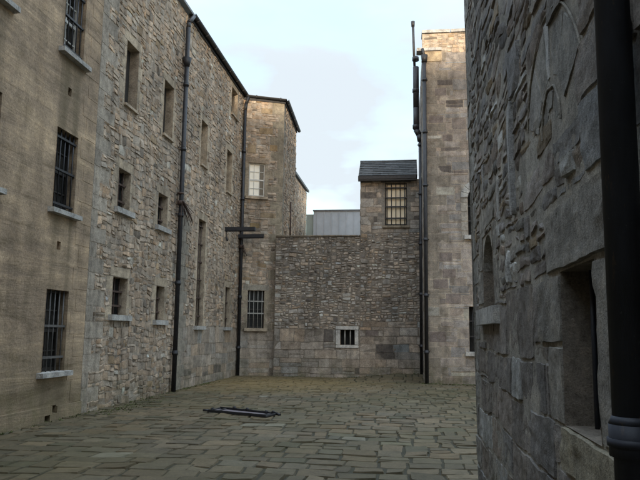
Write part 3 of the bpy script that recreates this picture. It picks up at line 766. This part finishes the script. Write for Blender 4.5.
FBw = F_west(HX0)
masonry('side_wall', T, FBw, [(-27.4, -BY, 4.8, 7.32, 'ashback')], [], [])
b = MB(); b.box(HX0 + .46, HX1, BY + .46, 27.4, -.1, 7.3); b.poly([(HX0 - .005, BY, 7.32), (HX0 - .005, 27.4, 7.32), (HX0 - .005, BY + 1.2, 8.3)][::-1]); b.build('inner_wall', M['mortar'], T)
def slates(parent, x0, x1, e, r, name='roof'):
    """slate courses from eave e=(y,z) to ridge r=(y,z)"""
    V, Fc, Cc = [], [], []
    e = np.array(e, float); r = np.array(r, float); L = np.linalg.norm(r - e); d = (r - e) / L; nrm = np.array([-d[1], d[0]])
    n = int(L / .17); 
    for i in range(n + 1):
        x = x0 - (i % 2) * .13
        while x < x1:
            w = R.uniform(.22, .3); a, c = max(x, x0), min(x + w - .006, x1); x += w
            if c - a < .02: continue
            p0 = e + d * (i * .17) + nrm * (.03 + R.uniform(0, .004)); p1_ = e + d * min(i * .17 + .24, L) + nrm * .006
            q0 = p0 - nrm * .012
            b0 = len(V); V += [(a, *p0), (c, *p0), (c, *p1_), (a, *p1_), (a, *q0), (c, *q0)]
            Fc += [[b0, b0 + 1, b0 + 2, b0 + 3], [b0 + 4, b0 + 5, b0 + 1, b0]]
            k = R.uniform(.055, .10); Cc += [(k, k * 1.04, k * 1.06)] * 6
    # deck and back slope
    b0 = len(V); y2 = 2 * r[0] - e[0]
    V += [(x0, *e), (x1, *e), (x1, *(r - nrm * .0)), (x0, *r), (x0, y2, e[1]), (x1, y2, e[1])]; Cc += [(.06, .06, .065)] * 6
    Fc += [[b0, b0 + 1, b0 + 2, b0 + 3], [b0 + 3, b0 + 2, b0 + 5, b0 + 4], [b0 + 4, b0 + 5, b0 + 1, b0]]
    return link_mesh(name, V, np.array(Fc), M['slate'], parent, np.array(Cc))
rf = slates(T, HX0 - .07, .44, (BY - .14, 7.43), (BY + .95, 8.24))
b = MB(); b.tube((HX0 - .08, BY + .95, 8.26), (.44, BY + .95, 8.26), .045, 8); b.build('ridge', M['lead'], rf)
b = MB(); b.box(HX0 - .08, .40, BY - .22, BY - .05, 7.30, 7.42); b.box(HX0 - .08, .40, BY - .2, BY - .04, 7.24, 7.30); b.build('gutter', M['iron'], T)

# ================================================================== building at right rear
RY = 22.8; RX = .60; RT = 11.98; FR = F_south(RY); FRs = F_west(RX)
T = thing('tall_stone_block', 'tall narrow-looking ashlar stone block with pale parapet coping at the right rear', 'building', (4, 26, 0))
rw = [(2.07, 2.80, 4.88, 6.5), (2.05, 2.80, 1.05, 2.52)]
sp = quoins(RX, 1, -.1, 11.3, 0, (.29, .25, .205), wid=(.5, .85))
sp += [(1.84, 2.065, z, z + .32, 'dress', .01, tuple(np.array((.36, .33, .29)) * R.uniform(.9, 1.1))) for z in np.arange(4.7, 6.4, .323)]
sp += [(.66, 1.26, 10.95, 11.32, 'dress', .02, (.44, .35, .24)), (1.0, 1.42, 9.72, 10.0, 'dress', 0, (0.23, 0.19, 0.17)), (.8, 1.3, 8.75, 9.02, 'dress', 0, (0.23, 0.19, 0.17)), (1.25, 1.6, 8.1, 8.35, 'dress', 0, (0.23, 0.19, 0.17)),
       (.75, 1.2, 8.2, 8.32, 'dress', .01, (.5, .47, .42)), (1.6, 2.1, 7.0, 7.1, 'dress', 0, (0.23, 0.19, 0.17)), (1.2, 1.65, 3.45, 3.75, 'dress', 0, (0.23, 0.19, 0.17)), (.9, 1.4, 3.1, 3.42, 'dress', 0, (0.23, 0.19, 0.17)),
       (1.3, 1.8, 2.6, 2.95, 'dress', 0, (0.23, 0.19, 0.17)), (.75, 1.3, 1.35, 1.7, 'dress', 0, (0.23, 0.19, 0.17)), (1.1, 1.55, 4.0, 4.3, 'dress', 0, (0.23, 0.19, 0.17)), (.7, 1.1, 2.2, 2.5, 'dress', .0, (.33, .31, .27))]
sp = sp[-12:] + sp[:-12]
seen = []
for s in sp: seen += cut([s], [q[:4] for q in seen])
masonry('wall', T, FR, [(RX, 8, -.1, 7.0, 'ashgrey'), (RX, 8, 7.0, 11.3, 'ashgrey'), (.66, 8, 11.3, RT, 'rub')], [(*w, .25) for w in rw], seen)
for w in rw:
    p = back_panel(T, FR, *w, .23, 'void'); grille(p, FR, w[0], w[1], w[2], w[3], -.12, 3, (w[2] + .5, w[2] + 1.0), .012); sill(p, FR, w[0], w[1], w[2], .14, .14, .1)
# round head of the upper window
b = MB(); cu = (rw[0][0] + rw[0][1]) / 2; rr = (rw[0][1] - rw[0][0]) / 2
for i in range(9):
    a0 = math.pi * i / 9; a1 = math.pi * (i + 1) / 9 - .03
    pts = [(cu - r_ * math.cos(t), 6.16 + r_ * math.sin(t)) for r_, t in ((rr, a0), (rr + .24, a0), (rr + .24, a1), (rr, a1))]
    b.hexa([FR.p(u, v, -.1) for u, v in pts] + [FR.p(u, v, .045) for u, v in pts])
# spandrels closing the corners of the square hole
for sg in (-1, 1):
    pts = [(cu + sg * rr, 6.16), (cu + sg * rr * .99, 6.51), (cu, 6.51)] + [(cu + sg * rr * math.sin(t), 6.16 + rr * math.cos(t)) for t in (.0, .4, .8, 1.2, 1.5)]
    b.poly([FR.p(u, v, -.02) for u, v in pts])
b.build('arch_head', M['sill'], T)
masonry('side_wall', T, FRs, [(-30, -RY, -.1, 11.3, 'ashgrey')], [], quoins(-RY, -1, -.1, 11.3, 1, (.29, .25, .205), wid=(.4, .7)))
FRs2 = F_west(.66); masonry('parapet', T, FRs2, [(-30, -RY, 11.3, RT, 'rub')], [], [])
b = MB(); b.box(RX + .46, 8, RY + .46, 30, -.1, 11.3); b.box(RX + .02, 1.1, RY + .02, 30, 11.28, 11.32); b.build('inner_wall', M['mortar'], T)
b = MB(); u = .58
while u < 8:
    e = u + R.uniform(.9, 1.3); b.fbox(FR, u, e - .008, RT, RT + .13, -.45, .07, .012); u = e
b.build('coping', M['sill'], T)
b = MB(); b.fbox(FR, .40, 1.27, 11.33, 11.46, -.3, .08, .012); b.build('string_course', M['sill'], T)
pA = downpipe(T, .56, 24.86 - .03, .15, 8.75, .07, wall=(0, 1, 0))
b = MB(); b.path([(.56, 24.83, 8.72), (.52, 24.83, 8.95), (.41, 24.83, 9.15), (.41, 24.83, 10.0), (.41, 24.83, 11.6)], .11, 12); b.tube((.36, 24.83, 11.6), (.31, 24.83, 13.3), .048, 12)
for z in (9.2, 10.6, 11.85): b.tube((.40, 24.83, z), (.40, 24.83, z + .14), .125, 12)
b.tube((.31, 24.83, 13.22), (.31, 24.83, 13.42), .062, 12, .075); b.build('vent_stack', M['iron'], pA)
pB = downpipe(T, .665, RY - .12, 0, 11.0, .062, wall=(0, 1, 0))
b = MB(); b.tube((.665, RY - .12, 10.9), (.665, RY - .12, 11.15), .09, 12, .12); b.path([(.665, RY - .12, 11.1), (.60, RY - .1, 11.4)], .05, 10); b.build('rainwater_head', M['iron'], pB)

# ================================================================== metal clad building far behind
T = thing('metal_clad_building', 'grey standing-seam metal clad building seen over the far wall', 'building', (-1, 38, 0))
b = MB(); b.box(-4.95, 3, 36, 44, 0, 8.14)
for x in np.arange(-4.75, 3, .40): b.box(x - .015, x + .015, 35.96, 36.0, 0, 8.14)
b.build('cladding', M['zinc'], T)
b = MB(); b.box(-4.98, 3, 35.94, 36.4, 8.141, 8.20); b.build('roof_trim', M['lead'], T)
b = MB(); b.box(-5.36, -4.96, 36.15, 44, 0, 7.98); b.build('side_bay', M['zinc_green'], T)

# ================================================================== near right building
NX = .80; NY = 8.02; FN = F_west(NX)
T = thing('near_stone_building', 'dark grey rough stone building at right edge with deep square opening and arched niche', 'building', (4, 2, 0))
nh = [(-3.60, -2.96, 1.16, 1.925, .19), (-7.05, -6.28, 1.86, 2.58, .32)]
lean = lambda V: np.column_stack([V[:, 0], V[:, 1], V[:, 2] + .016 * np.clip(V[:, 1] - 2, 0, 12)])
G = lambda k=1.: tuple(np.array((.245, .23, .207)) * k * R.uniform(.9, 1.1))
sp = [(-3.95, -2.75, 1.928, 2.27, 'nash', .006, G(1.05)), (-2.957, -2.55, 1.16, 1.925, 'nash', .004, G(1.1)),
      (-3.95, -3.603, 1.16, 1.55, 'nash', .004, G()), (-4.2, -3.603, 1.55, 1.925, 'nash', .004, G()),
      (-3.68, -2.62, .93, 1.157, 'nash', .01, (.30, .27, .205)),
      (-7.5, -7.055, 1.9, 2.25, 'nash', .0, G(1.1)), (-6.275, -5.95, 1.9, 2.3, 'nash', .0, G()), (-7.45, -7.055, 2.25, 2.62, 'nash', 0, G(1.1)), (-6.275, -6.0, 2.3, 2.62, 'nash', 0, G(1.1)),
      (-7.3, -6.1, 2.62, 2.84, 'nash', 0, G(1.15))]
sp += [(a, b, c, d, 'nrub', dh, k) for a, b, c, d, dh, k in [
      (-5.05, -4.88, 2.45, 3.3, .03, (.34, .34, .34)), (-5.9, -5.72, 2.55, 2.95, .005, (.40, .39, .38)), (-6.9, -6.7, 2.95, 3.3, .005, (.36, .35, .34)), (-4.9, -4.5, 3.3, 3.6, .02, (.29, .29, .30)), (-3.4, -3.2, 2.35, 2.47, .02, (.42, .42, .41)), (-5.4, -5.25, 1.98, 2.25, .02, (.45, .45, .44))]]
qn = quoins(-NY, 1, -.1, 10, 0, (.30, .29, .27), 'nash', (.28, .5))
sp = sp + qn
seen = []
for s in sp: seen += cut([s], [q[:4] for q in seen])
zones = [(-NY, 3, -.1, 1.95, 'nash'), (-3.62, 3, 1.95, 10, 'nash'), (-NY, -3.62, 1.95, 10, 'nrub')]
# blocked relieving arch: voussoirs standing a little proud of the infill
def fan(cu, cv, r0, r1, ed, cols, hgt):
    VV, FF, CC, SS = [], [], [], []; base = 0; m = 16; n = len(ed) - 1
    for i in range(n):
        g = .008
        t = np.concatenate([[0], np.linspace(.04, .96, m), [1]])
        s_, t_ = np.meshgrid(t, t)
        rr = r0 + g + (r1 - r0 - 2 * g) * t_
        an = ed[i] + (ed[i + 1] - ed[i]) * s_ ; an = an + (g / rr) * (1 - 2 * s_)
        U = cu - np.sin(an) * rr * (1.0); Vv = cv + np.cos(an) * rr
        K = m + 2; H = hgt + R.uniform(-.004, .008) + .005 * fbm(U * 14 + i * 7, Vv * 14, 4, 4)
        e = (s_ == 0) | (s_ == 1) | (t_ == 0) | (t_ == 1); H = np.where(e, -.01, H)
        VV.append(np.stack([U.ravel(), Vv.ravel(), H.ravel()], 1)); CC.append(np.tile(cols[i % len(cols)], (K * K, 1)))
        a = (np.arange(K - 1)[:, None] * K + np.arange(K - 1)[None]).ravel()
        f = np.stack([a, a + K, a + K + 1, a + 1], 1)
        ii = np.arange(K - 1); rim = ((ii[:, None] == 0) | (ii[:, None] == K - 2) | (ii[None] == 0) | (ii[None] == K - 2)).ravel()
        FF.append(f + base); SS.append(~rim); base += K * K
    return np.concatenate(VV), np.concatenate(FF), np.concatenate(CC), np.concatenate(SS)
fans = [fan(-3.66, 2.62, .34, .70, [-1.2, -.62, -.10, .09, .55, 1.2], [(.27, .26, .24), (.285, .275, .255), (.55, .55, .55), (.28, .27, .25), (.265, .255, .24)], .010),
        fan(-3.66, 2.70, .10, .215, [-1.5, -.5, .5, 1.5], [(.25, .24, .22), (.27, .26, .24)], .010)]
off_ = np.cumsum([0] + [len(q[0]) for q in fans])
ov = [np.concatenate([q[k] + (int(off_[i]) if k == 1 else 0) for i, q in enumerate(fans)]) if k < 3 else np.concatenate([q[3] for q in fans]) for k in range(4)]
# ribbon of pale pointing round the outer and inner rings
masonry('wall', T, FN, zones, nh, seen, mortar='mortar_light', post=lean, extra_v=(2.0,), overlay=ov, reveal='mortar_dark', mh=.007,
        keep=lambda q: not (.30 < math.hypot((q[0] + q[1]) / 2 + 3.66, (q[2] + q[3]) / 2 - 2.62) < .70 and (q[2] + q[3]) / 2 > 2.68))
for (r_, n_) in ((.712, 90), (.225, 50)):
    b = MB()
    lim = 1.2 if r_ > .5 else 1.6; cv_ = 2.62 if r_ > .5 else 2.70
    an = np.linspace(-lim, lim, n_)
    P = [FN.p(-3.66 - math.sin(t) * r_, cv_ + math.cos(t) * r_ + .006 * math.sin(9 * t), .012 + .016 * (cv_ + math.cos(t) * r_ - 2)) for t in an]
    b.sweep(P, .007, 8)
    b.build('pointing_ribbon', M['mortar_light'], T)
p = back_panel(T, FN, *nh[0][:4], .14, 'void'); grille(p, FN, nh[0][0], nh[0][1], nh[0][2], nh[0][3], -.11, 3, (), .012, 'pipe_near')
p = back_panel(T, FN, *nh[1][:4], .3, 'brown_reveal', 'niche_back')
b = MB(); b.fbox(FN, -7.32, -5.9, 1.69, 1.862, -.3, .075, .01); b.build('sill', M['sill'], p)
b = MB(); cu = (nh[1][0] + nh[1][1]) / 2; rr = (nh[1][1] - nh[1][0]) / 2 * .98; n = 12; z0 = 2.24
for i in range(n):
    a0 = math.pi * i / n; a1 = math.pi * (i + 1) / n
    q = [(cu - rr * math.cos(a0), z0 + rr * .85 * math.sin(a0)), (cu - rr * math.cos(a1), z0 + rr * .85 * math.sin(a1)), (cu - rr * math.cos(a1), 2.60), (cu - rr * math.cos(a0), 2.60)]
    b.hexa([FN.p(u, v, -.31) for u, v in q] + [FN.p(u, v, .016) for u, v in q])
b.build('arch_head', M['mortar_light'], p)
masonry('end_wall', T, F_north(NY), [(-8, -NX, -.1, 10, 'ashgrey')], [], quoins(-NX, -1, -.1, 10, 1, (.30, .29, .27)))
b = MB(); b.box(NX + .5, 8, -14, NY - .46, -.1, 9.98); b.build('inner_wall', M['mortar'], T)
b = MB(); b.box(NX - .2, 8, -14, NY + .05, 10.01, 10.15); b.build('roof', M['lead'], T)
pn = downpipe(T, .712, 2.33, 0, 9.9, .058, mat='pipe_near', wall=(1, 0, 0), collars=[1.275, 3.15, 5.0, 6.9])

# ================================================================== unseen block added behind the camera, stepped to keep low sun off the yard
T = thing('south_range', 'plain stone range behind the viewer closing the near end of the yard', 'building', (0, -15, 0))
b = MB(); b.box(-14, 3, -20, -12, 0, 12.5); b.box(3, 16, -20, -12.02, 0, 13.05); b.build('wall', M['block'], T)

# ================================================================== steel frame lying on the paving
T = thing('steel_hatch_frame', 'dark rusty steel hatch frame lying flat on the flagstones in the middle of the yard', 'hatch', (-3.15, 13.5, .02))
A_, B_, C_, D_ = np.array([-3.88, 13.42]), np.array([-2.62, 12.86]), np.array([-2.50, 13.26]), np.array([-3.80, 13.98])
def rail(mb, a, b_, z, w, h, ext=0.0):
    d = (b_ - a) / np.linalg.norm(b_ - a); n = np.array([-d[1], d[0]]); a = a - d * ext; b_ = b_ + d * ext
    q = [a - n * w, b_ - n * w, b_ + n * w, a + n * w]
    mb.hexa([(*p_, z) for p_ in q] + [(*p_, z + h) for p_ in q])
for a, c in ((A_, B_), (D_, C_)):
    b = MB(); rail(b, a, c, .02, .022, .035, .02); rail(b, a, c, .056, .010, .012, .0); o = b.build('rail', M['iron'], T)
for t in (.0, .12, .93, 1.0):
    b = MB(); rail(b, A_ + (B_ - A_) * t, D_ + (C_ - D_) * t, .022, .02, .03); b.build('crosspiece', M['iron'], T)
b = MB(); q = [A_ + (D_ - A_) * .1, B_ + (C_ - B_) * .1, B_ + (C_ - B_) * .88, A_ + (D_ - A_) * .88]
b.hexa([(*p_, .02) for p_ in q] + [(*p_, .034) for p_ in q]); b.build('plate', M['frame_grey'], T)
for a in (A_ + (D_ - A_) * .9 + np.array([.35, -.12]), C_ + np.array([-.2, .05]), C_ + np.array([-.05, .0]), A_ + np.array([.06, .06]), D_ + (C_ - D_) * .5):
    b = MB(); b.tube((*a, .03), (*a, .10), .025, 8); b.tube((a[0] - .04, a[1], .07), (a[0] + .04, a[1], .07), .014, 6); b.build('hinge', M['iron'], T)
for P, Q in (((*C_, .05), (C_[0] + .10, C_[1] - .08, .03)), ((*A_, .05), (A_[0] - .12, A_[1] + .02, .05))):
    b = MB(); b.tube(P, Q, .025, 6); b.build('bolt', M['iron'], T)

# ================================================================== moss and weeds along the wall feet
b = MB(); rr = np.random.default_rng(3)
def tuft(x, y, s):
    z = float(gz(x, y)); 
    for i in range(int(rr.integers(4, 9))):
        a = rr.uniform(0, 6.28); l = s * rr.uniform(.4, 1.2); w = s * .16
        dx, dy = math.cos(a), math.sin(a); px, py = -dy * w, dx * w
        b.poly([(x - px, y - py, z), (x + px, y + py, z), (x + dx * l * .7, y + dy * l * .7, z + l * rr.uniform(.3, .8))])
for i in range(900):
    y = rr.uniform(9, 25); 
    if vnoise(y * .9, 3.3, 9) > rr.uniform(-.6, 1): tuft(LX + .04 + abs(rr.normal(0, .09)), y, .06)
for i in range(500):
    x = rr.uniform(-6.1, .5); 
    if vnoise(x * 1.1, 8.3, 9) > rr.uniform(-.6, 1): tuft(x, BY - .05 - abs(rr.normal(0, .08)), .06)
for i in range(220): tuft(LX + .25 + abs(rr.normal(0, .25)), rr.normal(14.0, .8), .05)
for i in range(260): tuft(rr.uniform(.5, 3), RY - .05 - abs(rr.normal(0, .12)), .06)
for i in range(1500):
    x = rr.uniform(-6, 1.8); y = rr.uniform(7.5, 24.5)
    if x > .8 and y < 8: continue
    if vnoise(x * .6, y * .6, 19) > .15: tuft(x, y, .022)
o = b.build('moss_and_weeds', M['moss']); o['kind'] = 'stuff'; o['label'] = 'low moss and weeds growing along the wall feet and joints'

# ================================================================== camera
f = 680.0
Yc = Vector((86, -94, -f)).normalized(); Zc = Vector((66, 4900, -f)); Zc = (Zc - Zc.dot(Yc) * Yc).normalized(); Xc = Yc.cross(Zc)
Rm = Matrix((Xc, Yc, Zc))            # rows: world axes in camera space -> this is cam->world rotation
cd = bpy.data.cameras.new('camera'); cam = bpy.data.objects.new('camera', cd); COL.objects.link(cam)
cam.matrix_world = Matrix.Translation((0, 0, 1.6)) @ Rm.to_4x4()
cd.sensor_fit = 'HORIZONTAL'; cd.sensor_width = 36; cd.lens = 36 * f / 640; cd.clip_start = .05; cd.clip_end = 2000
S.camera = cam

# ================================================================== light
EL, AZ = math.radians(3.5), math.radians(8.0)     # low sun behind the viewer, a little to the right
to_sun = Vector((math.sin(AZ) * math.cos(EL), -math.cos(AZ) * math.cos(EL), math.sin(EL)))
ld = bpy.data.lights.new('sun', 'SUN'); ld.energy = 1.0; ld.angle = math.radians(2.5); ld.color = (1, .85, .66)
lo = bpy.data.objects.new('sun', ld); COL.objects.link(lo); lo.rotation_euler = to_sun.to_track_quat('Z', 'Y').to_euler(); lo.location = (5, -20, 30)
W = bpy.data.worlds.new('World'); S.world = W; W.use_nodes = True; nt = W.node_tree; nt.nodes.clear()
sky = nt.nodes.new('ShaderNodeTexSky'); sky.sky_type = 'NISHITA'; sky.sun_disc = False
sky.sun_elevation = EL; sky.sun_rotation = math.atan2(to_sun.x, to_sun.y)
sky.altitude = 0; sky.air_density = 1.0; sky.dust_density = 2.0; sky.ozone_density = 1.5
bg = nt.nodes.new('ShaderNodeBackground'); bg.inputs[1].default_value = .15
out = nt.nodes.new('ShaderNodeOutputWorld'); # thin bright high cloud veiling the blue
tc = nt.nodes.new('ShaderNodeTexCoord'); cn = nt.nodes.new('ShaderNodeTexNoise'); cn.inputs['Scale'].default_value = 3.4; cn.inputs['Detail'].default_value = 5
mpw = nt.nodes.new('ShaderNodeMapping'); mpw.inputs['Scale'].default_value = (1, 1, 2.5); nt.links.new(tc.outputs['Generated'], mpw.inputs[0]); nt.links.new(mpw.outputs[0], cn.inputs['Vector'])
cr = nt.nodes.new('ShaderNodeMapRange'); cr.inputs[1].default_value = .40; cr.inputs[2].default_value = .60; cr.inputs[3].default_value = .2; cr.inputs[4].default_value = 1.0; nt.links.new(cn.outputs['Fac'], cr.inputs[0])
mx = nt.nodes.new('ShaderNodeMix'); mx.data_type = 'RGBA'; nt.links.new(cr.outputs[0], mx.inputs[0]); nt.links.new(sky.outputs[0], mx.inputs[6]); mx.inputs[7].default_value = (.88, .98, 1.06, 1)
# the veil grows brighter towards the zenith, as under high overcast
sz = nt.nodes.new('ShaderNodeSeparateXYZ'); nt.links.new(tc.outputs['Generated'], sz.inputs[0])
zr = nt.nodes.new('ShaderNodeMapRange'); zr.interpolation_type = 'SMOOTHSTEP'; zr.inputs[1].default_value = .36; zr.inputs[2].default_value = .95; zr.inputs[3].default_value = 1; zr.inputs[4].default_value = 3.4
nt.links.new(sz.outputs[2], zr.inputs[0])
vm = nt.nodes.new('ShaderNodeVectorMath'); vm.operation = 'SCALE'; nt.links.new(mx.outputs[2], vm.inputs[0]); nt.links.new(zr.outputs[0], vm.inputs['Scale'])
nt.links.new(vm.outputs[0], bg.inputs[0]); nt.links.new(bg.outputs[0], out.inputs[0])
S.view_settings.view_transform = 'Standard'; S.view_settings.look = 'None'; S.view_settings.gamma = 1; S.view_settings.exposure = 2.6
S.cycles.max_bounces = 6; S.cycles.diffuse_bounces = 4
